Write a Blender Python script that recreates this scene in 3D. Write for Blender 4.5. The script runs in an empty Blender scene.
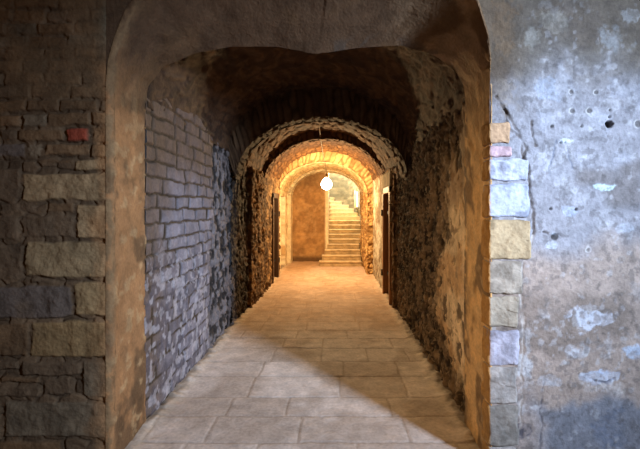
import bpy, math
import numpy as np
from mathutils import Vector

C = bpy.context.scene.collection
SC = bpy.context.scene
F = 640 * 24 / 36.0          # focal length in pixels
EYE = 1.5
VX, VY = 334.0, 208.0        # vanishing point of the passage

def wx(px, D): return (px - VX) * D / F
def wz(py, D): return EYE + (VY - py) * D / F

def lin(r, g, b):
    c = np.array([r, g, b], float) / 255.0
    return np.where(c <= 0.04045, c / 12.92, ((c + 0.055) / 1.055) ** 2.4)

# ------------------------------------------------------------------ noise
def h2(ix, iy, s):
    ix = ix.astype(np.int64).astype(np.uint32); iy = iy.astype(np.int64).astype(np.uint32)
    h = ix * np.uint32(374761393) + iy * np.uint32(668265263) + np.uint32((s * 2246822519) & 0xffffffff)
    h = (h ^ (h >> np.uint32(13))) * np.uint32(1274126177)
    h = (h ^ (h >> np.uint32(16))) * np.uint32(2654435761)
    h = h ^ (h >> np.uint32(15))
    return h.astype(np.float64) / 4294967295.0

def vn(x, y, s):
    ix = np.floor(x); iy = np.floor(y); fx = x - ix; fy = y - iy
    fx = fx * fx * fx * (fx * (fx * 6 - 15) + 10); fy = fy * fy * fy * (fy * (fy * 6 - 15) + 10)
    a = h2(ix, iy, s); b = h2(ix + 1, iy, s); c = h2(ix, iy + 1, s); d = h2(ix + 1, iy + 1, s)
    return (a + (b - a) * fx) * (1 - fy) + (c + (d - c) * fx) * fy

def fbm(x, y, s, o=4):
    t = np.zeros_like(x); a = 0.5; n = 0
    for i in range(o):
        t += a * vn(x * 2 ** i + 17.3 * i, y * 2 ** i - 9.1 * i, s + i); n += a; a *= 0.5
    return t / n

def worley(x, y, s):
    ix = np.floor(x); iy = np.floor(y)
    f1 = np.full_like(x, 9.0); f2 = np.full_like(x, 9.0); idd = np.zeros_like(x)
    for dx in (-1, 0, 1):
        for dy in (-1, 0, 1):
            cx = ix + dx; cy = iy + dy
            px = cx + 0.12 + 0.76 * h2(cx, cy, s); py = cy + 0.12 + 0.76 * h2(cx, cy, s + 7)
            d = np.hypot(px - x, py - y); r = h2(cx, cy, s + 13)
            near = d < f1
            f2 = np.where(near, f1, np.minimum(f2, d)); idd = np.where(near, r, idd); f1 = np.where(near, d, f1)
    return f1, f2, idd

def ss(a, b, x):
    t = np.clip((x - a) / (b - a), 0, 1); return t * t * (3 - 2 * t)

def mix(a, b, t):
    a = np.asarray(a); b = np.asarray(b); t = np.asarray(t)[..., None]
    return a * (1 - t) + b * t

def courses(U, V, hs, wlo, whi, s, v0=0.0, warp=0.012, vj=1.0):
    """coursed masonry: signed distance to the joint and a random number per stone"""
    U = U + warp * (fbm(U * 7, V * 7, s + 50, 3) - 0.5) * 2
    V = V + warp * (fbm(U * 7, V * 7, s + 60, 3) - 0.5) * 2
    edges = [v0]; i = 0
    while edges[-1] < V.max() + 1: edges.append(edges[-1] + hs[i % len(hs)]); i += 1
    edges = np.array(edges)
    r = np.clip(np.searchsorted(edges, V) - 1, 0, len(edges) - 2)
    d = np.minimum(V - edges[r], edges[r + 1] - V); idd = np.zeros_like(U)
    rng = np.random.RandomState(s)
    for k in range(len(edges) - 1):
        w = rng.uniform(wlo, whi, 200); j = U.min() - 1 - rng.uniform(0, whi) + np.concatenate([[0], np.cumsum(w)])
        m = r == k
        if not m.any(): continue
        q = np.searchsorted(j, U[m]) - 1
        d[m] = np.minimum(d[m], vj * np.minimum(U[m] - j[q], j[q + 1] - U[m]))
        idd[m] = h2(q.astype(float), np.full(q.shape, float(k)), s + 3)
    return d, idd

# ------------------------------------------------------------------ materials
def new_mat(name):
    m = bpy.data.materials.new(name); m.use_nodes = True
    return m, m.node_tree.nodes, m.node_tree.links, m.node_tree.nodes['Principled BSDF']

def stone_mat(name, bump=0.5, scale=60, rough=0.92):
    m, N, L, B = new_mat(name)
    at = N.new('ShaderNodeAttribute'); at.attribute_name = 'Col'
    tc = N.new('ShaderNodeTexCoord')
    n1 = N.new('ShaderNodeTexNoise'); n1.inputs['Scale'].default_value = scale; n1.inputs['Detail'].default_value = 6
    n2 = N.new('ShaderNodeTexNoise'); n2.inputs['Scale'].default_value = scale * 0.22; n2.inputs['Detail'].default_value = 5
    mr = N.new('ShaderNodeMapRange'); mr.inputs[1].default_value = 0.3; mr.inputs[2].default_value = 0.7
    mr.inputs[3].default_value = 0.72; mr.inputs[4].default_value = 1.25
    mx = N.new('ShaderNodeMix'); mx.data_type = 'RGBA'; mx.blend_type = 'MULTIPLY'; mx.inputs[0].default_value = 1
    L.new(tc.outputs['Object'], n1.inputs['Vector']); L.new(tc.outputs['Object'], n2.inputs['Vector'])
    ad = N.new('ShaderNodeMath'); ad.operation = 'ADD'; hf = N.new('ShaderNodeMath'); hf.operation = 'MULTIPLY'; hf.inputs[1].default_value = 0.5
    L.new(n1.outputs[0], ad.inputs[0]); L.new(n2.outputs[0], ad.inputs[1]); L.new(ad.outputs[0], hf.inputs[0])
    L.new(hf.outputs[0], mr.inputs[0])
    L.new(at.outputs['Color'], mx.inputs[6]); L.new(mr.outputs[0], mx.inputs[7])
    L.new(mx.outputs[2], B.inputs['Base Color'])
    bp = N.new('ShaderNodeBump'); bp.inputs['Strength'].default_value = bump; bp.inputs['Distance'].default_value = 0.012
    L.new(ad.outputs[0], bp.inputs['Height']); L.new(bp.outputs[0], B.inputs['Normal'])
    B.inputs['Roughness'].default_value = rough; B.inputs['Specular IOR Level'].default_value = 0.2
    return m

def plain_mat(name, col, rough=0.6, metal=0.0, grain=None):
    m, N, L, B = new_mat(name)
    tc = N.new('ShaderNodeTexCoord'); mp = N.new('ShaderNodeMapping')
    mp.inputs['Scale'].default_value = grain or (20, 20, 20)
    n = N.new('ShaderNodeTexNoise'); n.inputs['Scale'].default_value = 1.5; n.inputs['Detail'].default_value = 5
    r = N.new('ShaderNodeValToRGB')
    r.color_ramp.elements[0].position = 0.3; r.color_ramp.elements[0].color = tuple(c * 0.6 for c in col) + (1,)
    r.color_ramp.elements[1].position = 0.7; r.color_ramp.elements[1].color = tuple(min(1, c * 1.3) for c in col) + (1,)
    L.new(tc.outputs['Object'], mp.inputs[0]); L.new(mp.outputs[0], n.inputs['Vector']); L.new(n.outputs[0], r.inputs[0])
    L.new(r.outputs[0], B.inputs['Base Color'])
    bp = N.new('ShaderNodeBump'); bp.inputs['Strength'].default_value = 0.3; bp.inputs['Distance'].default_value = 0.01
    L.new(n.outputs[0], bp.inputs['Height']); L.new(bp.outputs[0], B.inputs['Normal'])
    B.inputs['Roughness'].default_value = rough; B.inputs['Metallic'].default_value = metal
    return m

M_WALL = stone_mat('old_masonry', 0.55, 55)
M_FLOOR = stone_mat('worn_paving', 0.3, 40, 0.85)
M_STONE = stone_mat('dressed_stone', 0.6, 50)
M_STEP = stone_mat('step_stone', 0.3, 40, 0.85)
M_WOOD = plain_mat('old_dark_wood', tuple(lin(70, 48, 32)), 0.65, 0, (25, 25, 2))
M_FRAME = plain_mat('worn_wood_frame', tuple(lin(150, 105, 62)), 0.6, 0, (25, 25, 2))
M_IRON = plain_mat('black_iron', tuple(lin(40, 36, 34)), 0.55, 0.6)
M_CORD = plain_mat('cord_cover', tuple(lin(120, 95, 65)), 0.7)
M_CAP = plain_mat('brass_cap', tuple(lin(150, 115, 60)), 0.4, 0.7)

def emit_mat(name, col, st, clear=False):
    m = bpy.data.materials.new(name); m.use_nodes = True
    N, L = m.node_tree.nodes, m.node_tree.links
    N.remove(N['Principled BSDF']); out = N['Material Output']
    e = N.new('ShaderNodeEmission'); e.inputs[0].default_value = (*col, 1); e.inputs[1].default_value = st
    if clear:
        t = N.new('ShaderNodeBsdfTransparent'); a = N.new('ShaderNodeAddShader')
        L.new(t.outputs[0], a.inputs[0]); L.new(e.outputs[0], a.inputs[1]); L.new(a.outputs[0], out.inputs[0])
    else:
        L.new(e.outputs[0], out.inputs[0])
    return m

# ------------------------------------------------------------------ mesh builder
class MB:
    def __init__(s): s.v, s.c, s.f, s.n = [], [], [], 0
    def grid(s, P, h=None, col=None, flip=False, wrap=False):
        P = np.asarray(P, float); nv, nu = P.shape[:2]
        du = np.gradient(P, axis=1); dv = np.gradient(P, axis=0)
        nn = np.cross(du, dv); nn /= np.linalg.norm(nn, axis=2, keepdims=True) + 1e-12
        if flip: nn = -nn
        if h is not None: P = P + nn * h[..., None]
        i = np.arange(nv * nu).reshape(nv, nu) + s.n
        a, b, c, d = i[:-1, :-1], i[:-1, 1:], i[1:, 1:], i[1:, :-1]
        q = np.stack([a, b, c, d], -1).reshape(-1, 4)
        if flip: q = q[:, ::-1]
        s.v.append(P.reshape(-1, 3)); s.f.append(q); s.n += nv * nu
        if col is None: col = np.full((nv, nu, 3), 0.3)
        s.c.append(np.broadcast_to(col, (nv, nu, 3)).reshape(-1, 3))
    def box(s, lo, hi, col, n=(2, 2, 2), rnd=0.0, amp=0.0, seed=1, inner=None):
        """closed stone block: six gridded faces, rounded edges, rough faces"""
        lo = np.array(lo, float); hi = np.array(hi, float); c = (lo + hi) / 2; e = (hi - lo) / 2
        for ax in range(3):
            for sg in (-1, 1):
                a, b = [(1, 2), (2, 0), (0, 1)][ax]
                A = np.linspace(-1, 1, n[a]); B_ = np.linspace(-1, 1, n[b])
                if rnd > 0:
                    A = np.unique(np.concatenate([A, [-1 + rnd / e[a], 1 - rnd / e[a]]])); B_ = np.unique(np.concatenate([B_, [-1 + rnd / e[b], 1 - rnd / e[b]]]))
                UU, VV = np.meshgrid(A, B_)
                P = np.zeros(UU.shape + (3,)); P[..., a] = UU * e[a]; P[..., b] = VV * e[b]; P[..., ax] = sg * e[ax]
                if rnd > 0:
                    core = np.clip(P, -(e - rnd), e - rnd); dlt = P - core
                    P = core + dlt / (np.linalg.norm(dlt, axis=2, keepdims=True) + 1e-9) * rnd
                P = P + c
                if amp > 0:
                    for k in range(3):
                        p1, p2 = P[..., (k + 1) % 3] + 3.1 * P[..., k], P[..., (k + 2) % 3] + 1.7 * P[..., k]
                        P[..., k] = P[..., k] + amp * (fbm(p1 * 14, p2 * 14, seed + k, 4) - 0.5) * 2
                q1, q2 = P[..., 0] + .4 * P[..., 1], P[..., 2] + .3 * P[..., 1]
                cc = np.broadcast_to(np.asarray(col), UU.shape + (3,)) * (0.72 + 0.56 * fbm(q1 * 18, q2 * 18, seed + 9, 4))[..., None]
                if amp > 0:
                    cc = mix(cc, np.asarray(col) * .62, .7 * ss(.52, .64, fbm(q1 * 11, q2 * 15, seed + 19, 4))); cc = mix(cc, np.minimum(np.asarray(col) * 1.25, .9), .6 * ss(.55, .66, fbm(q1 * 16, q2 * 9, seed + 29, 4)))
                if inner is not None: cc = mix(cc, inner, ss(lo[0] + .012, lo[0] + .004, P[..., 0]))
                s.grid(P, None, cc, flip=(sg < 0))
    def build(s, name, mat, parent=None, smooth=True, merge=False):
        me = bpy.data.meshes.new(name)
        V = np.concatenate(s.v); Q = np.concatenate(s.f); K = np.concatenate(s.c)
        me.vertices.add(len(V)); me.vertices.foreach_set('co', V.ravel())
        me.loops.add(len(Q) * 4); me.loops.foreach_set('vertex_index', Q.ravel().astype(np.int32))
        me.polygons.add(len(Q)); me.polygons.foreach_set('loop_start', np.arange(0, len(Q) * 4, 4, dtype=np.int32))
        me.update(calc_edges=True)
        at = me.attributes.new('Col', 'FLOAT_COLOR', 'POINT')
        at.data.foreach_set('color', np.concatenate([np.clip(K, 0, 1), np.ones((len(K), 1))], 1).ravel())
        if merge:
            import bmesh
            bm = bmesh.new(); bm.from_mesh(me); bmesh.ops.remove_doubles(bm, verts=bm.verts, dist=0.0004); bm.to_mesh(me); bm.free()
        me.polygons.foreach_set('use_smooth', np.full(len(me.polygons), smooth)); me.update()
        me.materials.append(mat)
        o = bpy.data.objects.new(name, me); C.objects.link(o)
        if parent: o.parent = parent
        return o

def struct(o, label=None):
    o['kind'] = 'structure'
    if label: o['label'] = label
    return o

def thing(name, label, cat, loc=(0, 0, 0), group=None):
    o = bpy.data.objects.new(name, None); C.objects.link(o); o.location = loc
    o['label'] = label; o['category'] = cat
    if group: o['group'] = group
    return o

def ell(t, xl, xr, zs, zt):
    """vault profile, t 0..1 from the left springing to the right one"""
    a = math.pi * (1 - t); c, r = (xl + xr) / 2, (xr - xl) / 2
    return c + r * np.cos(a), zs + (zt - zs) * np.sin(a)

# stone colours (albedo)
TAN, OCHRE, BROWN = lin(150, 126, 92), lin(176, 132, 76), lin(112, 88, 62)
DARK, GREY, SLATE = lin(84, 74, 64), lin(128, 124, 120), lin(104, 106, 120)
CREAM, LAV, WHITE = lin(214, 196, 160), lin(158, 156, 176), lin(206, 212, 226)
RED, MORT = lin(142, 68, 48), lin(100, 82, 62)

def vary(col, U, V, s, amt=0.5, sc=9):
    return col * (1 - amt / 2 + amt * fbm(U * sc, V * sc, s, 4))[..., None]

# ================================================================== FRONT WALL
YF, YB = 2.48, 2.96
XL, XR = wx(112, YF), wx(490, YF)
ZTOP = 3.5
front = MB()
# --- left panel: large blocks, rubble and brick courses, laid stone by stone
us = np.concatenate([np.linspace(-3.4, -2.12, 40)[:-1], np.linspace(-2.12, XL, 140)])
vs = np.concatenate([np.linspace(-0.02, 2.85, 470), np.linspace(2.86, ZTOP, 20)])
U, V = np.meshgrid(us, vs)
T, B_, D_, G_, S_ = TAN, BROWN, lin(100, 82, 62), lin(112, 98, 78), lin(104, 92, 82)
st = [  # x0 x1 y0 y1 colour
 (0,21,114,127,B_),(22,47,114,127,G_),(47,89,113,127,B_),(91,114,112,127,B_),
 (0,17,129,142,D_),(18,63,129,142,B_),(65,87,129,142,RED),(91,114,128,143,B_),
 (-10,25,144,157,S_),(27,41,144,157,G_),(44,89,144,156,B_),(90,113,144,158,B_),
 (40,72,159,163,B_),(75,110,159,171,T),(23,112,173,201,T),(-15,21,167,200,D_),
 (47,73,203,213,B_),(0,35,203,212,D_),(75,111,204,238,T),(20,73,215,237,D_),(-12,18,215,240,D_),
 (25,112,241,277,lin(150,128,94)),(-20,23,244,280,D_),(30,55,279,285,D_),(74,112,281,317,lin(146,122,86)),
 (-30,72,286,318,S_),(30,112,321,357,lin(146,120,82)),(-8,28,322,357,B_),
 (-5,20,361,371,D_),(22,82,361,376,D_),(0,40,377,384,B_),(42,70,377,396,D_),(-20,40,386,398,D_),(83,112,361,397,G_),
 (3,111,402,438,lin(112,98,78)),(-40,0,402,440,D_),(-20,60,442,470,B_),(64,112,444,472,D_)]
for y0, y1, sh in [(-48,-34,5),(-33,-19,30),(-18,-4,11),(-3,8,0),(9,21,22),(22,34,6),(35,47,33),(48,59,13),(60,72,27),(73,85,4),(86,99,19),(100,112,34)]:
    x = -60 - sh; i = 0
    rr = np.random.RandomState(y0 + 99)
    while x < 118:
        w = rr.uniform(26, 46); st.append((x, min(x + w - 1, 121), y0, y1, [B_, D_, B_ * 0.85, G_ * 0.8][rr.randint(4)])); x += w
Uw = U + 0.016 * (fbm(U * 9, V * 9, 21, 4) - 0.5) * 2; Vw = V + 0.016 * (fbm(U * 8, V * 8, 31, 4) - 0.5) * 2
f1, f2, ri = worley(U * 9 + 0.7 * fbm(U * 8, V * 8, 3), V * 14, 5)
h = 0.012 * ss(0.02, 0.25, f2 - f1) - 0.022 + 0.008 * ri
col = mix(MORT * 0.85, lin(96, 78, 58)[None, None] * (0.7 + 0.7 * ri[..., None]), ss(0.05, 0.2, f2 - f1))
best = np.full_like(U, -1.0)
rng = np.random.RandomState(4)
for (x0, x1, y0, y1, c) in st:
    a0, a1, b0, b1 = wx(x0, YF), wx(x1, YF), wz(y1, YF), wz(y0, YF)
    d = np.minimum(np.minimum(Uw - a0, a1 - Uw), np.minimum(Vw - b0, b1 - Vw))
    m = d > 0; off = rng.uniform(-0.005, 0.008)
    k = ss(0.0, 0.012, d)
    hh = off + 0.010 * (fbm(U * 16, V * 16, int(x0 + 200 + y0), 4) - 0.5) * 2
    h = np.where(m, h * (1 - k) + hh * k, h)
    cc = np.broadcast_to(c * rng.uniform(0.85, 1.15), U.shape + (3,))
    col = np.where(m[..., None], col * (1 - k[..., None]) + cc * k[..., None], col); best = np.maximum(best, d)
# plaster remains towards the arch and at the top
pl = ss(0.45, 0.62, fbm(U * 2.3, V * 2.3, 77, 4) + 0.35 * ss(-1.5, -1.2, U) * ss(1.9, 2.4, V) + 0.25 * ss(2.35, 2.8, V) - 0.3 * ss(2.45, 2.1, V))
h = h * (1 - 0.75 * pl); col = mix(col, vary(lin(104, 84, 60), U, V, 71), 0.75 * pl)
gr = np.exp(-(((U - wx(112, YF)) / 0.07) ** 2 + ((V - wz(30, YF)) / 0.16) ** 2)); col = mix(col, lin(96, 98, 84), 0.8 * gr)
col = mix(col, lin(158, 118, 78), 0.8 * ss(-1.43, -1.31, U + .16 * (fbm(U * 9, V * 5, 87, 4) - .5)) * ss(2.6, 2.2, V))
col = vary(col, U, V, 91, 0.7, 12) * 0.8
cx_ = np.clip(U - (XL - .035), 0, .0349)
h = h * (.25 + .75 * ss(XL - .02, XL - .06, U)) - (.035 - np.sqrt(.035 ** 2 - cx_ ** 2)) - .004 * ss(XL - .05, XL - .02, U)
front.grid(np.stack([U, np.full_like(U, YF), V], -1), h, col)

# --- right panel: lime plaster, patched and flaking
us = np.concatenate([np.linspace(XR, 1.86, 190), np.linspace(1.87, 3.6, 60)[1:]])
vs = np.concatenate([np.linspace(-0.02, 2.85, 470), np.linspace(2.86, ZTOP, 20)])
U, V = np.meshgrid(us, vs); PX = U * F / YF + VX; PY = VY - (V - EYE) * F / YF
n1 = fbm(U * 3, V * 3, 101, 5); n2 = fbm(U * 9, V * 9, 111, 5); n3 = fbm(U * 25, V * 25, 121, 4); n5 = fbm(U * 60, V * 60, 125, 2); n4 = fbm(U * 1.4, V * 2.4, 131, 4)
PYw = PY + 70 * (n1 - 0.5)
col = np.broadcast_to(lin(156, 157, 164), U.shape + (3,))
col = mix(col, lin(118, 112, 103), ss(120, 25, PYw))                 # brown grey at the top, also darkened for the weaker light there
col = mix(col, lin(172, 158, 148), ss(225, 262, PYw) * ss(405, 380, PYw))  # rosy band
col = mix(col, lin(172, 158, 148), 0.8 * ss(560, 515, PX + 30 * (n2 - .5)) * ss(300, 340, PYw))
col = mix(col, lin(136, 140, 150), ss(385, 398, PYw) * ss(540, 552, PX + 12 * (n2 - .5)))
col = mix(col, lin(172, 178, 192), 0.35 * ss(0.5, 0.62, n2) * ss(190, 140, PYw) * ss(40, 90, PYw))
col = mix(col, lin(204, 208, 214), 0.75 * ss(0.60, 0.66, n2 * 0.6 + n1 * 0.4) * (0.25 + 0.75 * ss(290, 330, PY) * ss(420, 395, PY)))
col = mix(col, lin(110, 100, 92), 0.55 * ss(0.56, 0.68, n4))
col = mix(col, lin(200, 204, 210), 0.35 * ss(.60, .68, n3 * .7 + n1 * .3)); col = mix(col, lin(96, 92, 92), 0.4 * ss(.60, .68, fbm(U * 30, V * 30, 127, 3)))
col = mix(col, lin(98, 82, 64), 0.85 * ss(528, 486, PX + 50 * (n1 - .5)) * ss(135, 70, PY)); col = mix(col, lin(102, 94, 84), 0.6 * ss(70, 10, PYw))
h = 0.012 * (n1 - 0.5) + 0.008 * (n2 - 0.5) + 0.004 * (n3 - 0.5)
def blob(cx, cy, rx, ry, wob=0.5):
    return ss(1.15, 0.8, np.hypot((PX - cx) / rx, (PY - cy) / ry) + wob * (n2 - 0.5) * 3 + 1.6 * wob * (n3 - 0.5) * 2) * (0.45 + 0.55 * ss(.38, .5, n3 * .6 + n5 * .4))
for (cx, cy, rx, ry, c, dh, a) in [
    (605,187,10,3.6,lin(206,230,236),0.003,1),(553,234,6,2.2,lin(190,205,222),0.008,1),(552,245,5,4,lin(196,206,220),0,.8),
    (590,317,20,11,lin(206,214,228),0.003,.85),(573,352,10,5,lin(206,212,222),0.002,.7),(632,351,11,6,lin(190,208,232),0.002,.8),
    (600,378,15,6,lin(180,198,228),0.006,.9),(598,383,18,9,lin(214,214,216),-.004,.5),(618,390,8,8,lin(210,206,204),0,.5),(551,381,9,5,lin(200,206,216),0,.6),
    (556,20,12,10,lin(160,158,150),0,.5),(531,36,8,10,lin(160,160,154),0,.5),(547,88,14,10,lin(170,182,200),0,.6),(612,40,16,14,lin(160,166,170),0,.6),(630,18,12,8,lin(168,172,174),0,.6),
    (570,211,8,5,lin(186,200,224),0,.7),(566,141,6,3,lin(214,226,240),0.002,.9),(625,228,8,4,lin(190,200,214),0,.6),(588,249,3,4,lin(200,196,196),0.002,.6),
    (500,20,14,40,lin(124,104,82),0,.6),(505,90,12,20,lin(150,140,128),0,.5),(610,430,14,20,lin(116,128,150),-.002,.6),(522,432,7,6,lin(84,84,98),-.004,.8)]:
    b = blob(cx, cy, rx, ry); col = mix(col, c, a * b); h = h + dh * b
for (cx, cy, r) in [(572,111,3.0),(589,111,3.2),(571,92,2.6),(596,92.5,2.6),(638,124,4),(588,250,2.4)]:   # round plugs with pale rims
    d = np.hypot(PX - cx, PY - cy); rim = np.exp(-((d - r) / 0.8) ** 2)
    col = mix(col, lin(210, 212, 212), 0.8 * rim * ss(cx + 2.5, cx - 3, PX + 0.0) ); col = mix(col, lin(92, 88, 84), 0.6 * ss(r, r - 1.2, d)); h = h + 0.004 * rim - 0.004 * ss(r, r - 1, d)
for (cx, cy, r, dp) in [(609.5,124,3.8,.05),(609.5,117,1.4,.012),(610,110,1.6,.01),(552,126,1.6,.012),(581.5,126.5,1.5,.012),(561,142.5,1.1,.012),(565,142.5,1.1,.012),(576,209.5,1.5,.015),(551,209,1.5,.012),(555,236.5,4,.004)]:
    d = np.hypot(PX - cx, (PY - cy) * 1.05) + 1.6 * (n3 - 0.5); k = ss(r + .6, r - .8, d); h = h - dp * k; col = mix(col, lin(38, 34, 32), 0.85 * k)  # small holes sunk and painted dark like the shade inside
def crack(pts, w, dp, c=lin(88, 76, 66), a=0.8):
    global h, col
    dm = np.full_like(U, 99.0)
    for (x0, y0), (x1, y1) in zip(pts[:-1], pts[1:]):
        dx, dy = x1 - x0, y1 - y0; t = np.clip(((PX - x0) * dx + (PY - y0) * dy) / (dx * dx + dy * dy), 0, 1)
        dm = np.minimum(dm, np.hypot(PX + 5 * (n3 - .5) + 4 * (n2 - .5) - x0 - t * dx, PY + 5 * (n2 - .5) - y0 - t * dy))
    k = ss(w * 1.5, w * 0.4, dm) * (0.7 + 0.3 * ss(.4, .5, n2)); h = h - dp * k; col = mix(col, c, a * k)
crack([(497,97),(505,110),(508,127),(519,136),(526,147),(524,160),(531,172),(529,190),(533,208),(534,234)], 1.5, .012)
crack([(505,110),(513,122),(520,134),(523,158)], 1.2, .010)
crack([(531,121),(532,135),(536,146)], 1.4, .010)
crack([(534,236),(529,250),(523,262),(521,300),(524,330),(521,370),(522,410),(517,440),(508,452)], 1.3, .006, lin(196,190,184), .7)
crack([(543,384),(542,410),(540,449)], 1.3, .004, lin(90,90,100), .7)
crack([(556,140),(552,160),(550,175)], 0.9, .003, lin(110,120,140), .6)
crack([(568,148),(572,168)], 0.9, .003, lin(110,120,140), .6)
crack([(528,340),(560,346),(600,342)], 0.9, .003, lin(130,124,122), .5)
crack([(544,233),(549,234.5),(560,235)], 1.2, .012, lin(90,84,84), .8)
crack([(586,376),(594,381),(606,383),(613,378)], 1.3, .012, lin(84,90,110), .7)
col = vary(col, U, V, 141, 0.4, 14) * 0.74
front.grid(np.stack([U, np.full_like(U, YF), V], -1), h, col)

# --- splayed arch of the front opening: front edge and back edge profiles
FP = [(112,85),(114,62),(120,40),(131,12),(152,-14),(190,-38),(250,-50),(334,-52),(405,-50),(440,-40),(462,-22),(478,4),(487,34),(490,66),(490,100)]
BP = [(145.6,96),(148,84),(165,66),(193,53.4),(232,46.5),(277,46.5),(314,53.5),(328,52.5),(356,48),(401,45),(429,53),(452,67.5),(463,84),(464.6,96)]
def resample(pts, n):
    p = np.array(pts, float); s = np.concatenate([[0], np.cumsum(np.hypot(*np.diff(p, axis=0).T))]); s /= s[-1]
    t = np.linspace(0, 1, n)
    q = np.stack([np.interp(t, s, p[:, 0]), np.interp(t, s, p[:, 1])], -1)
    for _ in range(6): q[1:-1] = 0.25 * q[:-2] + 0.5 * q[1:-1] + 0.25 * q[2:]
    return q
def to_world(q, D): return np.stack([wx(q[:, 0], D), np.full(len(q), D), wz(q[:, 1], D)], -1)
NA = 300
fa = to_world(resample(FP, NA), YF); ba = to_world(resample(BP, NA), YB)
def jamb(top, n=230):
    z = np.linspace(-0.02, top[2], n)[:-1]; return np.stack([np.full(n - 1, top[0]), np.full(n - 1, top[1]), z], -1)
fp = np.concatenate([jamb(fa[0]), fa, jamb(fa[-1])[::-1]]); bpf = np.concatenate([jamb(ba[0]), ba, jamb(ba[-1])[::-1]])
tg = np.gradient(fp, axis=0); nrm = np.stack([-tg[:, 2], tg[:, 0]], -1); nrm /= np.linalg.norm(nrm, axis=1, keepdims=True)
for _ in range(30): nrm[1:-1] = (nrm[:-2] + nrm[1:-1] * 2 + nrm[2:]) / 4
nrm = np.stack([nrm[:, 0], 0 * nrm[:, 0], nrm[:, 1]], -1)       # points out of the opening
RR_ = np.where(fp[:, 0] > 0, 0.010 + 0 * fp[:, 2], 0.035 + 0 * fp[:, 2])[:, None]
rows = []
for a in np.linspace(0, math.pi / 2, 8):
    o_ = RR_ * (1 - math.sin(max(a, 0))) + max(-a, 0) * RR_; yy = RR_ * (1 - math.cos(max(a, 0))) - 0.004
    p = fp + nrm * o_; p[:, 1] += yy[:, 0]; rows.append(p)
base = rows[-1]
for q in np.linspace(0, 1, 36)[1:]: rows.append(base * (1 - q) + bpf * q)
P = np.stack(rows); NR = len(rows)
sl = np.concatenate([[0], np.cumsum(np.linalg.norm(np.diff(bpf, axis=0), axis=1))])
U, V = np.meshgrid(sl, np.linspace(0, 0.6, NR)); n1 = fbm(U * 4, V * 4, 201, 4); n2 = fbm(U * 14, V * 10, 211, 4)
hgt = P[..., 2]; right = P[..., 0] > 0
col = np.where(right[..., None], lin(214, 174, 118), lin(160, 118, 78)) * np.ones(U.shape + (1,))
col = mix(col, mix(np.broadcast_to(lin(86, 66, 48), P.shape), lin(148, 124, 96), ss(.25, .75, P[..., 0])), ss(1.9, 2.5, hgt))  # right soffit painted paler to offset the shade that falls there
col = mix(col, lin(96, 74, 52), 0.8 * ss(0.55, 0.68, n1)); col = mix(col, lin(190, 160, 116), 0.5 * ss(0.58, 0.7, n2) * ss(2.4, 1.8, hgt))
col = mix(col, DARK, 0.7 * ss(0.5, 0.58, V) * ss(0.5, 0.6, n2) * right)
hh = 0.016 * (n1 - 0.5) + 0.014 * (n2 - 0.5)
hh[:3] = 0
# broken edge near the springing on the right
bk = np.exp(-(((P[..., 2] - 2.28) / 0.14) ** 2)) * right * ss(0.25, 0.0, V) * ss(0.45, 0.6, n2); hh = hh - 0.07 * bk; col = mix(col, DARK * 0.8, np.clip(bk * 1.2, 0, 1))
col = mix(col, lin(122, 100, 72), .85 * ss(.16, .02, V + .10 * (n1 - .5)) * (1 - right) * ss(.3, .55, n2))
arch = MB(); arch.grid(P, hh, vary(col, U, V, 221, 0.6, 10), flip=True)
# back face of the arch up to the near vault
struct(arch.build('trim_1', M_WALL), 'brown plastered splayed arch framing the near end of the passage')
# spandrel above the front edge
t = np.linspace(0, 1, 60)[:, None, None]; fa2 = fa + (nrm * RR_)[229:229 + NA]; fa2[:, 1] += .001; top = fa2.copy(); top[:, 2] = ZTOP
P = fa2[None] * (1 - t) + top[None] * t
front.grid(P, None, vary(mix(np.broadcast_to(lin(76, 60, 44), P.shape), lin(98, 86, 72), ss(.45, XR, P[..., 0])), P[..., 0], P[..., 2], 141, 0.5, 14))
for (xa, zlo) in ((fa[0], 1), (fa[-1], 1)): pass
# --- solid ends so that no light leaks round the front wall
wf = struct(front.build('wall_front', M_WALL), 'front wall of rough stone on the left and flaking bluish plaster on the right')

# quoins up the right corner
Q = [(122,144,512,lin(160,132,104),'small ochre plastered quoin at the top of the corner'),
     (146,157,514,lin(170,146,152),'small rosy brick quoin near the top of the corner'),
     (159,181,530,lin(158,164,180),'bluish white quoin under the rosy brick'),
     (183,218,531,lin(152,160,178),'tall smooth bluish white quoin'),
     (220,259,533,lin(160,142,112),'rough tan quoin below the tall bluish one'),
     (261,294,524,lin(148,140,128),'grey beige quoin with a cracked face'),
     (296,328,521,lin(142,134,120),'rounded rough grey tan quoin'),
     (330,365,521,lin(160,160,174),'pale lilac white quoin with slanting tool marks'),
     (367,403,519,lin(148,144,140),'smooth grey quoin below the lilac one'),
     (405,445,520,lin(130,126,120),'rough darker grey quoin near the floor'),
     (447,466,518,lin(160,154,150),'low grey quoin resting on the floor')]
for i, (y0, y1, x1, c, lb) in enumerate(Q):
    m = MB(); m.box((XR - 0.012, YF - 0.014, wz(y1 - .3, YF)), (wx(x1 - 2.5, YF), YF + 0.11, wz(y0 + .3, YF)), c, (34, 14, 34), 0.014, 0.011, 300 + 5 * i, lin(176, 134, 78))  # last colour paints the warm light onto the reveal side of the stone
    o = m.build('quoin_stone', M_STONE, wf, merge=True); o['label'] = lb

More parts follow.
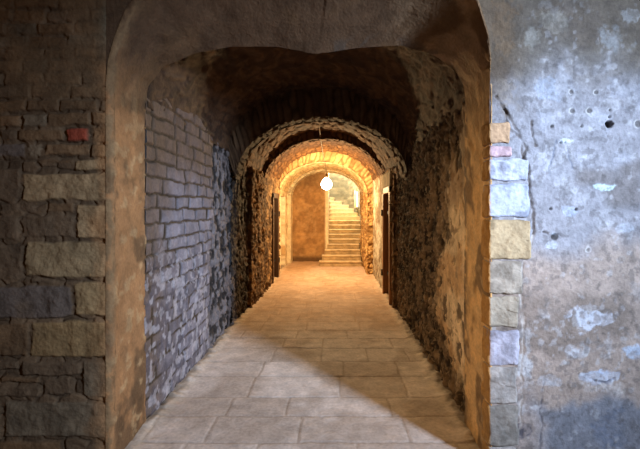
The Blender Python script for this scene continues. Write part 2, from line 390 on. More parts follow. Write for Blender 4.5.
# ================================================================== PASSAGE SIDE WALLS
def wall_patch(mb, path, z0, z1, du, dv, fn, flip):
    p = np.array(path, float); seg = np.hypot(*np.diff(p, axis=0).T); s = np.concatenate([[0], np.cumsum(seg)])
    t = np.unique(np.concatenate([np.arange(0, s[-1], du), s])); x = np.interp(t, s, p[:, 0]); y = np.interp(t, s, p[:, 1])
    z = np.linspace(z0, z1, int((z1 - z0) / dv) + 2)
    X, Z = np.meshgrid(x, z); Y = np.meshgrid(y, z)[0]; T_ = np.meshgrid(t, z)[0]
    h, col = fn(Y, Z, T_)
    mb.grid(np.stack([X, Y, Z], -1), h, col, flip)

WLX, WRX = -1.30, 0.915
def brick_left(Y, Z, T_):
    n1 = fbm(Y * 3, Z * 3, 401, 4); n2 = fbm(Y * 11, Z * 11, 411, 4); n3 = fbm(Y * 1.6, Z * 1.6, 421, 3)
    d, r = courses(Y, Z, [0.112, 0.108, 0.118], 0.26, 0.46, 431, 0.03, 0.020, 0.5)
    worn = ss(0.52, 0.75, n3 + 0.45 * ss(1.2, 0.3, Z) + .25 * ss(3.9, 4.6, Y) - 0.05)             # lower part worn smooth, joints smeared
    k = ss(0.005, 0.015, d)
    h = 0.015 * k * (1 - 0.8 * worn) + 0.008 * (r - 0.5) * (1 - worn) + 0.014 * (n2 - 0.5) + 0.02 * (n1 - 0.5)
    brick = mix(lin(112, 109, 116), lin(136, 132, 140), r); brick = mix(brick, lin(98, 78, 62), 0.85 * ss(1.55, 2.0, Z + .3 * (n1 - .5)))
    brick = mix(brick, lin(104, 84, 66), 0.8 * ss(3.7, 3.05, Y + .5 * (n1 - .5)))  # weaker daylight near the arch and high up is put into this browner brick
    c = mix(MORT * 0.45, brick, np.clip(k + 0.5 * worn * ss(.4, .6, n2), 0, 1))
    c = mix(c, lin(92, 86, 92), 0.6 * ss(0.48, 0.62, n2) * ss(1.5, 0.8, Z)); c = mix(c, lin(190, 184, 186), 0.5 * ss(0.54, 0.64, fbm(Y * 18, Z * 18, 447, 3)) * ss(1.5, 0.8, Z))
    # crumbling dark stretch before the first rib
    f1, f2, ri = worley(Y * 9 + 2 * n2 + n1, Z * 8 + 1.5 * n2, 441); kk = ss(4.55, 4.75, Y + 0.5 * (n1 - 0.5) + 0.12 * ss(1.3, 0.6, Z))
    h = h * (1 - kk) + kk * (0.018 * ss(0.0, 0.5, f2 - f1) + 0.06 * (n2 - .5) + .03 * (n1 - .5) - 0.02)
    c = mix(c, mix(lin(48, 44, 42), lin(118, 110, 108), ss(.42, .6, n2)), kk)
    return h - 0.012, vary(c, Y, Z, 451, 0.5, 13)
def rubble(dark, light, s, sx=6, sy=10, relief=0.05, holes=()):
    def fn(Y, Z, T_):
        Y0, Y = Y, T_ + 5.0; n1 = fbm(Y * 3, Z * 3, s, 4); n2 = fbm(Y * 14, Z * 14, s + 5, 4)
        f1, f2, ri = worley(Y * sx + 2.4 * n1 + .6 * n2, Z * sy + 1.6 * n2, s + 9); k = ss(0.0, 0.3, f2 - f1)
        rg = 1 - np.abs(2 * fbm(Y * 9, Z * 16, s + 31, 5) - 1); n3 = fbm(Y * 6, Z * 9, s + 41, 5); cov = ss(.42, .6, fbm(Y * 2, Z * 2, s + 51, 3))
        h = relief * (.35 + .65 * cov) * (k * (0.4 + ri) - .6) + 0.045 * (n2 - .5) + 0.03 * (n1 - .5) + 0.03 * (rg - .8)
        c = mix(dark * 0.75, mix(dark, light, .5 * ri + .5 * ss(.4, .6, n3)), k * (.4 + .6 * cov) + .6 * (1 - cov) * ss(.42, .56, n3)); c = mix(c, dark * 0.7, 0.7 * ss(0.5, 0.65, n1))
        for (y0, y1, z0, z1, dp) in holes:
            m = (Y0 > y0) & (Y0 < y1) & (Z > z0) & (Z < z1); h = np.where(m, -dp, h); c = np.where(m[..., None], dark * 0.35, c)  # recess interiors get a darker colour that stands for their shade
        return h, vary(c, Y, Z, s + 20, 0.6, 15)
    return fn
left = MB()
wall_patch(left, [(WLX, YB - 0.02), (WLX, 5.4)], -0.02, 2.42, 0.009, 0.009, brick_left, False)
wall_patch(left, [(WLX, 5.38), (WLX, 6.45)], -0.02, 2.1, 0.014, 0.014, rubble(lin(62, 54, 48), lin(124, 112, 104), 500, 7, 8, 0.05), False)
NICHE = (6.60, 6.85, 1.58, 1.80, 0.2)
DL0, DL1, DLZ = 8.45, 9.30, 1.80       # left door recess
wall_patch(left, [(WLX - 0.06, 6.40), (-1.235, 6.405), (-1.235, 9.70)], -0.02, 2.12, 0.015, 0.014,
           rubble(lin(92, 68, 46), lin(166, 130, 88), 520, 5, 9, 0.045, (NICHE, (DL0, DL1, -1, DLZ, 0.16))), False)
def plaster_fn(c0, c1, s, rel=0.03, holes=()):
    def fn(Y, Z, T_):
        n1 = fbm(Y * 3, Z * 3, s, 4); n2 = fbm(Y * 12, Z * 12, s + 5, 4); c = mix(c0, c1, ss(0.4, 0.65, 0.5 * n1 + 0.5 * n2)); h = rel * (n1 - .5) + rel * (n2 - .5)
        for (y0, y1, z0, z1, dp) in holes:
            m = (Y > y0) & (Y < y1) & (Z > z0) & (Z < z1); h = np.where(m, -dp, h)
        return h, vary(c, Y, Z, s + 11, 0.4, 14)
    return fn
wall_patch(left, [(WLX - 0.05, 9.66), (-1.27, 9.665), (-1.27, 12.1)], -0.02, 2.0, 0.02, 0.02,
           plaster_fn(lin(232, 216, 182), lin(190, 156, 110), 540, 0.03, ((10.25, 11.1, -1, 1.85, 0.22),)), False)
struct(left.build('wall_left', M_WALL), 'left passage wall of grey lavender brick running into golden rubble')

right = MB()
def right_near(Y, Z, T_):
    n1 = fbm(Y * 3, Z * 3, 601, 4); n2 = fbm(Y * 12, Z * 12, 611, 5); n3 = fbm(Y * 26, Z * 26, 615, 3)
    PXr = VX + F * WRX / Y; PYr = VY - (Z - EYE) * F / Y
    bx = np.interp(PYr, [40, 120, 156, 199, 236, 274, 300, 340, 390, 449], [470, 462, 449, 438, 442, 440, 436, 446, 462, 480])
    pl_ = ss(-9, 7, PXr - bx + 26 * (n1 - .5) + 12 * (n2 - .5))
    pl_ = pl_ * (1 - 0.8 * ss(0.57, 0.63, n2 * .7 + n3 * .3) * ss(30, 5, PXr - bx))
    f1, f2, ri = worley(Y * 6 + 3 * n1 + .8 * n2, Z * 7 + 2 * n2, 621); k = ss(0.0, 0.4, f2 - f1)
    n6 = fbm(Y * 16, Z * 10, 617, 5); rg = 1 - np.abs(2 * n6 - 1)
    rh = 0.018 * k * (0.4 + ri) - 0.03 + 0.05 * (n2 - .5) + .05 * (rg - .8) + .02 * (n3 - .5); rc = mix(lin(52, 42, 32), lin(118, 98, 74), ss(.4, .62, .6 * n2 + .4 * n6)); rc = mix(rc, lin(40, 32, 24), .6 * ss(.5, .62, n1))
    rc = mix(rc, lin(146, 126, 98), 0.6 * ss(0.58, 0.68, n3) )
    pc = mix(lin(226, 200, 158), lin(200, 164, 118), ss(0.4, 0.62, n1)); pc = mix(pc, lin(220, 196, 156), 0.6 * ss(0.56, 0.66, n2))
    pc = mix(pc, lin(128, 106, 80), 0.65 * ss(1.62, 1.75, Z + 0.6 * (Y - 2.96) + 0.25 * (n1 - .5)))          # upper plaster darker above a slanting line
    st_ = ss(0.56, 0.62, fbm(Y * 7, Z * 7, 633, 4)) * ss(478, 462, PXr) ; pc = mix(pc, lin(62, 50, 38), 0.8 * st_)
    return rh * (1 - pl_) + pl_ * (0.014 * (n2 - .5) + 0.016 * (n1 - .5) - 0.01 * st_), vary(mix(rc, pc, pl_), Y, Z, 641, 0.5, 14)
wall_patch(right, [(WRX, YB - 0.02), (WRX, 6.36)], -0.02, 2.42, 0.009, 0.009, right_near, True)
DR0, DR1, DRZ = 6.55, 7.50, 1.84
def right_mid(Y, Z, T_):
    h1, c1 = rubble(lin(96, 74, 50), lin(168, 134, 92), 660, 6, 9, 0.05)(Y, Z, T_)
    h2_, c2 = plaster_fn(lin(184, 174, 156), lin(128, 108, 84), 670, 0.035)(Y, Z, T_)
    k = ss(7.5, 7.7, Y); h = h1 * (1 - k) + h2_ * k; c = mix(c1, c2, k)
    m = (Y > DR0) & (Y < DR1) & (Z < DRZ); h = np.where(m, -0.2, h); return h, c
wall_patch(right, [(WRX + 0.06, 6.34), (0.885, 6.345), (0.885, 9.70)], -0.02, 2.12, 0.015, 0.014, right_mid, True)
wall_patch(right, [(WRX, 9.66), (0.755, 9.665), (0.755, 12.0)], -0.02, 2.0, 0.018, 0.018, rubble(lin(150, 110, 66), lin(216, 176, 118), 690, 9, 10, 0.04), True)
struct(right.build('wall_right', M_WALL), 'right passage wall of dark crumbling rubble and ochre plaster')

# ================================================================== VAULTS
def vault(mb, e0, e1, y0, y1, nt, ny, fn, ext=0.0):
    t = np.linspace(0, 1, nt); y = np.linspace(y0, y1, ny)
    x0, z0 = ell(t, *e0); x1, z1 = ell(t, *e1); w = np.linspace(0, 1, ny)[:, None]
    X = x0[None] * (1 - w) + x1[None] * w; Z = z0[None] * (1 - w) + z1[None] * w; Y = np.broadcast_to(y[:, None], X.shape)
    s_ = np.broadcast_to(t[None] * 3.2, X.shape); h, c = fn(s_, Y, X, Z); mb.grid(np.stack([X, Y, Z], -1), h, c, True)
def ringface(mb, e_in, e_out, y, nt, fn, front=True):
    """flat face between two vault profiles at depth y"""
    t = np.linspace(0, 1, nt); a = np.stack(ell(t, *e_in), -1); b = np.stack(ell(t, *e_out), -1)
    w = np.linspace(0, 1, 14)[:, None, None]; q = a[None] * (1 - w) + b[None] * w
    P = np.stack([q[..., 0], np.full(q.shape[:2], y), q[..., 1]], -1); s_ = np.broadcast_to(t[None] * 3.2, q.shape[:2])
    h, c = fn(s_, np.broadcast_to(w[..., 0] * 0.3, q.shape[:2]), q[..., 0], q[..., 1]); mb.grid(P, h, c, not front)
E1 = (-1.31, 0.925, 2.20, 3.00); R1 = (-1.225, 0.915, 1.86, 2.64)
E2 = (-1.30, 0.92, 1.92, 2.86);  R2 = (-1.27, 0.93, 1.84, 2.73)
E3 = (-1.27, 0.915, 1.92, 2.78); R3 = (-1.275, 0.755, 1.80, 2.545); R4 = (-1.17, 0.75, 1.80, 2.50)
def v_stone(c0, c1, s, rel=0.03, sx=3, sy=8, mort=0.6):
    def fn(S, Y, X, Z):
        n1 = fbm(S * 3, Y * 3, s, 4); n2 = fbm(S * 12, Y * 12, s + 5, 4)
        f1, f2, ri = worley(Y * sx + n1, S * sy + .7 * n2, s + 9); k = ss(0.02, 0.3, f2 - f1)
        h = rel * k * (.4 + ri) - rel * .7 + .018 * (n1 - .5) + .014 * (n2 - .5); c = mix(c0 * mort, mix(c0, c1, ri), k)
        return h, vary(c, S, Y, s + 21, 0.7, 9)
    return fn
def v_vous(c0, c1, s, rel=0.03, n=9):
    """long thin stones set radially"""
    def fn(S, Y, X, Z):
        n2 = fbm(S * 12, Y * 12, s + 5, 4); f1, f2, ri = worley(S * n + .5 * n2, Y * 3.2, s + 9); k = ss(0.02, 0.35, f2 - f1)
        return rel * k * (.4 + ri) - rel * .7 + .014 * (n2 - .5), vary(mix(c0 * .72, mix(c0, c1, ri), k), S, Y, s + 21, 0.6, 12)
    return fn
def v_brushed(S, Y, X, Z):
    n1 = fbm(S * 2, Y * 2, 700, 4); n2 = fbm(S * 22 + 6 * n1, Y * 5 + 3 * n1, 705, 4); n3 = fbm(S * 7, Y * 7, 709, 4)
    c = mix(DB, lin(100, 76, 55), ss(.4, .65, n2)); c = mix(c, lin(56, 43, 34), .7 * ss(.5, .65, n3))
    return .035 * (n2 - .5) + .03 * (n1 - .5) + .02 * (n3 - .5), vary(c, S, Y, 711, .5, 9) * .8
cl = MB()
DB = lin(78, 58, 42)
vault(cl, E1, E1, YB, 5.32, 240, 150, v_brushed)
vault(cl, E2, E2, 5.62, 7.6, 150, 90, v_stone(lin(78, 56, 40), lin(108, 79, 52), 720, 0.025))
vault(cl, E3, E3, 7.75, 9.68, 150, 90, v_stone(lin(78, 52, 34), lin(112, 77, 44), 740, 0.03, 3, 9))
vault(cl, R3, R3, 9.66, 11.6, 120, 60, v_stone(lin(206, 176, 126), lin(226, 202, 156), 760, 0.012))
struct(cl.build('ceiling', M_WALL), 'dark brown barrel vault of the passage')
# closing face behind the front arch
bb = MB(); t = np.linspace(0, 1, NA); ex, ez = ell(t, *E1); ex = np.where(np.abs(ex - ba[:, 0]) < .05, ba[:, 0], ex)
out = np.stack([ex, np.full(NA, YB), np.maximum(ez, ba[:, 2] + 0.02)], -1); w = np.linspace(0, 1, 6)[:, None, None]
bb.grid(ba[None] * (1 - w) + out[None] * w, None, np.broadcast_to(DB, (6, NA, 3)), True)
struct(bb.build('trim_2', M_WALL), 'rear face of the near arch under the vault')
def rib(n, ein, eout, y0, y1, ff, fs, label, eback=None, extra=None):
    m = MB(); ringface(m, ein, eout, y0, 220, ff); vault(m, ein, ein, y0, y1, 220, 30, fs); ringface(m, ein, eback or eout, y1, 120, ff, False)
    if extra: extra(m)
    return struct(m.build('trim_%d' % n, M_WALL), label)
ro = lambda e, d: (e[0] - d, e[1] + d, e[2], e[3] + d * 1.2)
rib(3, R1, ro(E1, .03), 5.30, 5.64, v_vous(lin(84, 64, 47), lin(104, 82, 60), 800, .03, 11), v_vous(lin(58, 43, 31), lin(84, 64, 46), 805, .022, 10), 'rough stone rib arch nearest in the passage', ro(E2, .05))
rib(4, R2, ro(E2, .04), 7.55, 7.78, v_vous(lin(86, 62, 42), lin(124, 94, 64), 810, .035, 11), v_vous(lin(86, 60, 40), lin(124, 92, 60), 815, .03, 9), 'second brown stone rib arch in the passage', ro(E3, .04))
rib(5, R3, ro(E3, .06), 9.66, 9.70, v_vous(lin(170, 128, 80), lin(212, 178, 122), 820, .015, 9), v_stone(CREAM * .9, CREAM, 825, .01), 'cream plastered arch beside the lit bulb', ro(E3, .06))
def r4jambs(m):
    for (xa, xb, fl) in ((-1.30, -1.17, False),):
        z = np.linspace(-0.02, 1.82, 60); x = np.linspace(xa, xb, 8); X, Z = np.meshgrid(x, z); n = fbm(X * 9, Z * 9, 830, 4)
        m.grid(np.stack([X, np.full_like(X, 11.56), Z], -1), .02 * (n - .5), vary(np.broadcast_to(CREAM, X.shape + (3,)), X, Z, 831))
    for (xa, fl) in ((-1.17, False),):
        z = np.linspace(-0.02, 1.82, 60); y = np.linspace(11.56, 12.0, 14); Y, Z = np.meshgrid(y, z); n = fbm(Y * 9, Z * 9, 835, 4)
        m.grid(np.stack([np.full_like(Y, xa), Y, Z], -1), .02 * (n - .5), vary(np.broadcast_to(CREAM, Y.shape + (3,)), Y, Z, 836), fl)
rib(6, R4, ro(R3, .05), 11.56, 12.02, v_stone(CREAM * .9, CREAM, 840, .01), v_stone(CREAM * .85, CREAM, 845, .012), 'cream plastered end arch before the stairs', ro(R3, .3), r4jambs)

# ================================================================== FLOOR
fl = MB()
xs = np.linspace(-1.42, 1.05, 230); ys = np.concatenate([np.arange(1.7, 5.2, 0.011), np.arange(5.2, 12.2, 0.022)])
X, Y = np.meshgrid(xs, ys)
def floor_fn(X, Y):
    n1 = fbm(X * 2.5, Y * 2.5, 901, 4); n2 = fbm(X * 12, Y * 12, 911, 4)
    d, r = courses(X, Y, [0.42, 0.37, 0.40, 0.34, 0.31], 0.38, 0.78, 921, -4.0 + 0.02, 0.012); k = ss(0.001, 0.013, d)
    c = mix(lin(198, 185, 174), lin(214, 201, 190), r); c = mix(c, lin(164, 146, 130), 0.55 * ss(.45, .65, n1)); c = mix(lin(138, 118, 98), c, 0.5 + 0.5 * k)
    c = mix(c, lin(176, 130, 78), 0.65 * ss(4.2, 6.0, Y))  # far paving tinted gold in place of the bulb's warm light
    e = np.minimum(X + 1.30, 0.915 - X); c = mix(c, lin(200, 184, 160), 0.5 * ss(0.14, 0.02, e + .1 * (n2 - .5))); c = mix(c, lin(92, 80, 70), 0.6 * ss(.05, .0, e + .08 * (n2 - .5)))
    return 0.007 * k * (0.4 + 0.6 * r) + 0.010 * (n1 - .5) + 0.006 * (n2 - .5) + 0.03 * ss(.12, 0, e) * n2 - 0.006, vary(c, X, Y, 931, 0.35, 9)
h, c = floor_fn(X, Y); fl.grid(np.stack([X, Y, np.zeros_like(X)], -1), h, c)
X, Y = np.meshgrid(np.linspace(-3.4, 3.6, 60), np.linspace(-3.2, 2.5, 50)); n = fbm(X * 2, Y * 2, 940, 3)
fl.grid(np.stack([X, Y, np.full_like(X, -0.02)], -1), None, vary(np.broadcast_to(lin(160, 136, 108), X.shape + (3,)), X, Y, 941))
struct(fl.build('floor', M_FLOOR), 'worn stone paved floor of the passage')

# ================================================================== BACK WALL AND STAIRS
bw = MB()
def back_fn(Y, Z, T_):
    n1 = fbm(T_ * 3, Z * 3, 951, 4); n2 = fbm(T_ * 9, Z * 9, 955, 4)
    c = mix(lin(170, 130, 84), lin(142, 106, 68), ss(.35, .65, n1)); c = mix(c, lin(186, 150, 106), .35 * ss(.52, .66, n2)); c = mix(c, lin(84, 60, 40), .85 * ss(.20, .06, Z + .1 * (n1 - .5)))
    c = mix(c, lin(224, 206, 172), ss(1.05, 1.10, T_)); c = mix(c, lin(96, 74, 52), 0.5 * ss(1.9, 2.3, Z) * ss(1.1, 1.0, T_))  # corner strip painted pale as the lit edge; panel darker towards the top
    return .02 * (n1 - .5) + .012 * (n2 - .5), vary(c, T_, Z, 959, .5, 12)
wall_patch(bw, [(-1.32, 12.0), (-0.16, 12.0), (-0.16, 13.55)], -0.02, 4.2, 0.03, 0.025, back_fn, False)
SCX, SCY, SR = -0.16, 13.55, 0.97
ang = np.radians(np.linspace(0, 110, 30)); path = [(0.81, 11.98), (0.81, SCY)] + [(SCX + SR * math.cos(a), SCY + SR * math.sin(a)) for a in ang[1:]] + [(-1.4, SCY + 0.9), (-1.4, 13.0)]
wall_patch(bw, path, -0.02, 4.2, 0.04, 0.03, plaster_fn(lin(138, 128, 104), lin(104, 98, 80), 970, 0.03), True)
X, Y = np.meshgrid(np.linspace(-1.5, 0.9, 12), np.linspace(11.98, 14.7, 12)); bw.grid(np.stack([X, Y, np.full_like(X, 4.2)], -1), None, np.broadcast_to(CREAM * .6, X.shape + (3,)), True)
struct(bw.build('wall_back', M_WALL), 'ochre plastered end wall and curved stairwell wall')

stair = thing('staircase', 'pale stone staircase climbing and turning left at the far end of the passage', 'stairs', (0.2, 11.0, 0))
RS, TR = 0.1235, 0.28
SCOL = lin(196, 168, 126); 
def step_obj(m):
    o = m.build('step', M_STEP, stair, merge=True); o.matrix_parent_inverse = stair.matrix_basis.inverted(); return o
for k in range(1, 10):
    x0 = {1: -0.385, 2: -0.32, 3: -0.25}.get(k, -0.185); y0 = 11.0 + TR * (k - 1)
    m = MB(); m.box((x0, y0, RS * (k - 1) - (0.01 if k == 1 else 0)), (0.80 if y0 > 11.9 else 0.715, y0 + TR * 1.25, RS * k - 0.035), SCOL * 0.8, (14, 4, 4), 0.006, .006, 1000 + k)
    m.box((x0 - 0.005, y0 - 0.028, RS * k - 0.037), (0.805 if y0 > 11.9 else 0.715, y0 + TR * 1.2, RS * k), SCOL, (16, 5, 3), 0.014, .005, 1100 + k)
    step_obj(m)
for j in range(8):          # winders round the newel
    a0, a1 = math.radians(16 * j), math.radians(16 * (j + 1) + 3); z1 = RS * (10 + j); m = MB()
    A = np.linspace(a0, a1, 6); Rr = np.linspace(0.0, SR + .01, 10); AA, RR = np.meshgrid(A, Rr)
    X = SCX + RR * np.cos(AA); Y = SCY + RR * np.sin(AA); m.grid(np.stack([X, Y, np.full_like(X, z1)], -1), None, np.broadcast_to(CREAM, X.shape + (3,)), True)
    rr, zz = np.meshgrid(Rr, np.linspace(z1 - RS * 1.6, z1, 6)); tt = (zz > z1 - 0.04) * 0.02
    X = SCX + rr * math.cos(a0) + tt * math.sin(a0); Y = SCY + rr * math.sin(a0) - tt * math.cos(a0)
    m.grid(np.stack([X, Y, zz], -1), None, np.broadcast_to(CREAM, X.shape + (3,)))
    m.grid(np.stack([SCX + RR * np.cos(AA), SCY + RR * np.sin(AA), np.full_like(AA, z1 - RS * 1.6)], -1), None, np.broadcast_to(SCOL, AA.shape + (3,)))
    X = SCX + rr * math.cos(a1); Y = SCY + rr * math.sin(a1); m.grid(np.stack([X, Y, zz], -1), None, np.broadcast_to(SCOL, X.shape + (3,)), True)
    step_obj(m)

# window slit in the curved stair wall
wn = MB(); wa = math.radians(19)
wc = Vector((SCX + (SR - .02) * math.cos(wa), SCY + (SR - .02) * math.sin(wa), 1.78))
def wbox(mb, lo, hi, col): mb.box(lo, hi, col, (3, 3, 3), 0.004)
win = bpy.data.objects.new('window_1', None); C.objects.link(win); win.location = wc; win.rotation_euler = (0, 0, wa - math.pi / 2 + math.radians(-34)); struct(win, 'small bright window in the stairwell wall')
for lo, hi in (((-.25, -.03, -.29), (-.21, .05, .29)), ((.21, -.03, -.29), (.25, .05, .29)), ((-.25, -.03, .25), (.25, .05, .29)), ((-.25, -.03, -.29), (.25, .05, -.25))):
    m = MB(); m.box(lo, hi, CREAM, (4, 3, 4), .006); m.build('window_frame', M_STONE, win)
m = MB(); m.box((-.22, .0, -.26), (.22, .015, .26), CREAM, (2, 2, 2)); m.build('window_pane', emit_mat('bright_sky_pane', (1, .95, .85), 6.0), win)

# ================================================================== DOORS
def prism(mb, lo, hi, col=(.3, .3, .3), r=.006): mb.box(lo, hi, np.array(col), (5, 5, 9), r)
def door(name, label, side, y0, y1, zt, xw, lintel, M_FR):
    """leaf of vertical boards in a recess; side -1 left wall, +1 right wall"""
    d = bpy.data.objects.new(name, None); C.objects.link(d); struct(d, label); d.location = (xw, (y0 + y1) / 2, 0); L0 = (y1 - y0) / 2
    def bx(n, lo, hi, mat, r=.006):
        m = MB(); a = (min(lo[0] * side, hi[0] * side), lo[1], lo[2]); b = (max(lo[0] * side, hi[0] * side), hi[1], hi[2]); prism(m, a, b, r=r); return m.build(n, mat, d)
    fr = MB()
    for (a, b, z0, z1) in ((-L0, -L0 + .09, 0, zt), (L0 - .09, L0, 0, zt), (-L0, L0, zt - .1, zt)):
        lo, hi = (-.035 * side, a, z0), (.10 * side, b, z1); prism(fr, (min(lo[0], hi[0]), a, z0), (max(lo[0], hi[0]), b, z1))
    fr.build('door_frame', M_FR, d)
    lf = MB(); nb = 5; w = (2 * L0 - .18) / nb
    for i in range(nb):
        x = sorted((.05 * side, .09 * side)); prism(lf, (x[0], -L0 + .09 + i * w + .003, .01), (x[1], -L0 + .09 + (i + 1) * w - .003, zt - .1))
    leaf = lf.build('door_leaf', M_WOOD, d)
    for z in (.35, zt - .45):
        bx('hinge', (.03, -L0 + .1, z), (.052, L0 - .02, z + .05), M_IRON); bx('hinge_pin', (-.06, L0 - .05, z - .03), (.03, L0 - .01, z + .08), M_IRON)
    bx('door_handle', (0.0, -L0 + .16, .95), (.05, -L0 + .19, 1.1), M_IRON)
    if lintel:
        m = MB(); xx = sorted((-.03 * side, .12 * side)); m.box((xx[0], -L0 - .03, zt), (xx[1], L0 + .08, zt + .24), lin(140, 122, 90), (5, 14, 8), .012, .01, 1300); m.build('door_lintel', M_STONE, d)
    return d
door('door_1', 'dark plank door with iron hinges in the left golden rubble wall', -1, DL0, DL1, DLZ, -1.235, False, M_WOOD)
door('door_2', 'dark plank door with worn wooden frame under a pale stone lintel in the right wall', 1, DR0, DR1, DRZ, 0.885, True, M_FRAME)

# ================================================================== HANGING BULB
def tube(name, pts, r, mat, parent):
    cu = bpy.data.curves.new(name, 'CURVE'); cu.dimensions = '3D'; cu.bevel_depth = r; cu.bevel_resolution = 3
    sp = cu.splines.new('BEZIER'); sp.bezier_points.add(len(pts) - 1)
    for b, p in zip(sp.bezier_points, pts): b.co = p; b.handle_left_type = b.handle_right_type = 'AUTO'
    t_ = bpy.data.objects.new(name, cu); C.objects.link(t_); bpy.context.view_layer.update()
    me = bpy.data.meshes.new_from_object(t_.evaluated_get(bpy.context.evaluated_depsgraph_get())); bpy.data.objects.remove(t_)
    me.materials.clear(); me.materials.append(mat); o = bpy.data.objects.new(name, me); C.objects.link(o); o.parent = parent; return o
def lathe(name, prof, mat, parent, n=32):
    t = np.linspace(0, 2 * math.pi, n + 1); p = np.array(prof); A, R_ = np.meshgrid(t, p[:, 0]); Z = np.meshgrid(t, p[:, 1])[1]
    m = MB(); m.grid(np.stack([R_ * np.cos(A), R_ * np.sin(A), Z], -1)); return m.build(name, mat, parent, merge=True)
BX, BY, BZ = wx(326.5, 9.0), 9.0, wz(181.5, 9.0)
lamp = thing('hanging_bulb', 'glowing bare light bulb hanging on a long cord under the passage vault', 'light bulb', (BX, BY, BZ))
rel = lambda px, py, D: (wx(px, D) - BX, D - BY, wz(py, D) - BZ)
tube('cord', [rel(319.3, 125, 7.05), rel(320.3, 136, 7.5), rel(322, 147, 8.2), rel(323.6, 157, 8.75), rel(325.6, 165, 8.95), (0, 0, .17)], 0.007, M_CORD, lamp)
lathe('socket', [(0, .175), (.012, .17), (.026, .15), (.028, .09), (.024, .08), (0, .08)], M_CAP, lamp)
lathe('glass', [(0.024, .09), (.035, .07), (.08, .03), (.112, -.03), (.118, -.075), (.098, -.13), (.052, -.168), (0.0005, -.18)], emit_mat('glowing_glass', (1, .86, .55), 14, True), lamp)

# ================================================================== FRONT ROOM (behind the camera) with its window
rm = MB(); PLC = lin(150, 138, 120)
def flat(P0, P1, P2, n=8):
    P0, P1, P2 = map(np.array, (P0, P1, P2)); a, b = np.meshgrid(np.linspace(0, 1, n), np.linspace(0, 1, n)); return P0 + a[..., None] * (P1 - P0) + b[..., None] * (P2 - P0)
def add(mb, P0, P1, P2): P = flat(P0, P1, P2); mb.grid(P, None, np.broadcast_to(PLC, P.shape))
RX, RY, LX = 3.6, -3.2, -3.4
WY0, WY1, WZ0, WZ1 = -1.72, -0.62, 2.25, 3.3
side = MB()
add(side, (RX, RY, 0), (RX, WY0, 0), (RX, RY, ZTOP)); add(side, (RX, WY1, 0), (RX, YF, 0), (RX, WY1, ZTOP))
add(side, (RX, WY0, 0), (RX, WY1, 0), (RX, WY0, WZ0)); add(side, (RX, WY0, WZ1), (RX, WY1, WZ1), (RX, WY0, ZTOP))
for P0, P1, P2 in (((RX, WY0, WZ0), (RX + .35, WY0, WZ0), (RX, WY0, WZ1)), ((RX, WY1, WZ0), (RX + .35, WY1, WZ0), (RX, WY1, WZ1)), ((RX, WY0, WZ0), (RX, WY1, WZ0), (RX + .35, WY0, WZ0)), ((RX, WY0, WZ1), (RX, WY1, WZ1), (RX + .35, WY0, WZ1))): add(side, P0, P1, P2)
struct(side.build('wall_window', M_WALL))
m = MB(); add(m, (LX, RY, 0), (LX, YF, 0), (LX, RY, ZTOP)); struct(m.build('wall_side', M_WALL))
m = MB(); add(m, (LX, RY, 0), (RX, RY, 0), (LX, RY, ZTOP)); struct(m.build('wall_rear', M_WALL))
m = MB(); add(m, (LX, RY, ZTOP), (RX, RY, ZTOP), (LX, YF, ZTOP)); struct(m.build('ceiling_room', M_WALL))

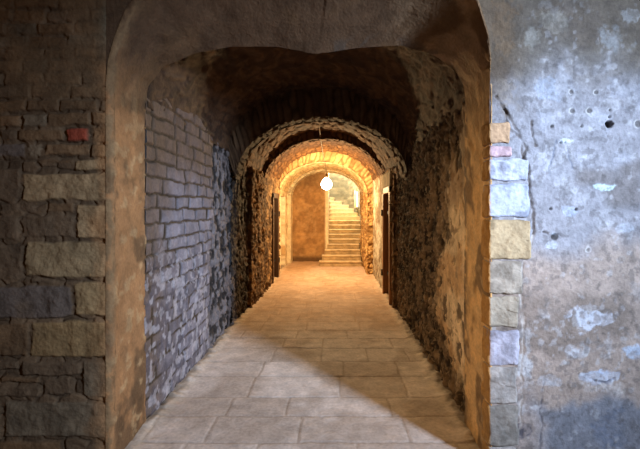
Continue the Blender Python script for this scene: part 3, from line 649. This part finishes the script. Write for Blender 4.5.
# ================================================================== LIGHTS
def light(name, kind, loc, energy, col, **kw):
    l = bpy.data.lights.new(name, kind); l.energy = energy; l.color = col
    for k, v in kw.items(): setattr(l, k, v)
    o = bpy.data.objects.new(name, l); C.objects.link(o); o.location = loc; return o
def falloff(o, quad, linear, smooth):
    l = o.data; l.use_nodes = True; N, L = l.node_tree.nodes, l.node_tree.links
    ad = N.new('ShaderNodeMath'); ad.operation = 'ADD'
    for i, (st_, kind) in enumerate(((quad, 'Quadratic'), (linear, 'Linear'))):
        f = N.new('ShaderNodeLightFalloff'); f.inputs[0].default_value = st_; f.inputs[1].default_value = smooth
        L.new(f.outputs[kind], ad.inputs[i])
    L.new(ad.outputs[0], N['Emission'].inputs['Strength'])
b = light('bulb_light', 'POINT', (BX, BY, BZ - .05), 100, (1, .68, .33), shadow_soft_size=.06); falloff(b, 1.8, 0.7, 0.3)
d = light('window_daylight', 'AREA', (RX + .3, (WY0 + WY1) / 2, (WZ0 + WZ1) / 2), 124, (.64, .77, 1), shape='RECTANGLE', size=.95, size_y=.95, spread=math.radians(54))
d.rotation_euler = (Vector((-.4, 4.75, .7)) - d.location).to_track_quat('-Z', 'Y').to_euler()
light('stairwell_light', 'POINT', (.15, 13.25, 2.85), 260, (1, .90, .68), shadow_soft_size=.15)
light('added_warm_fill', 'POINT', (-1.4, -1.2, 2.5), 30, (1, .55, .22), shadow_soft_size=.2)  # warm fill added behind the camera, no fixture built
sp = light('added_wall_spot', 'SPOT', (-2.4, -.7, 2.1), 340, (1, .62, .28), shadow_soft_size=.12, spot_size=math.radians(30), spot_blend=.8)  # unseen warm spot added to brighten the right passage wall
sp.rotation_euler = (Vector((.9, 3.55, .85)) - sp.location).to_track_quat('-Z', 'Y').to_euler()
W = bpy.data.worlds.new('world'); SC.world = W; W.use_nodes = True
W.node_tree.nodes['Background'].inputs[0].default_value = (.5, .6, .8, 1); W.node_tree.nodes['Background'].inputs[1].default_value = 0.05

# ================================================================== CAMERA
cam = bpy.data.cameras.new('camera'); co = bpy.data.objects.new('camera', cam); C.objects.link(co)
co.location = (0, 0, EYE); co.rotation_euler = (math.pi / 2, 0, 0)
cam.lens = 24; cam.sensor_width = 36; cam.sensor_fit = 'HORIZONTAL'; cam.clip_start = 0.05
cam.shift_x = -(VX - 320) / 640; cam.shift_y = -(224.5 - VY) / 640
SC.camera = co
SC.cycles.use_denoising = True
SC.cycles.max_bounces = 8; SC.cycles.diffuse_bounces = 4
vs_ = SC.view_settings; vs_.view_transform = 'Standard'; vs_.look = 'None'; vs_.gamma = 1; vs_.use_curve_mapping = False; vs_.exposure = 0.0
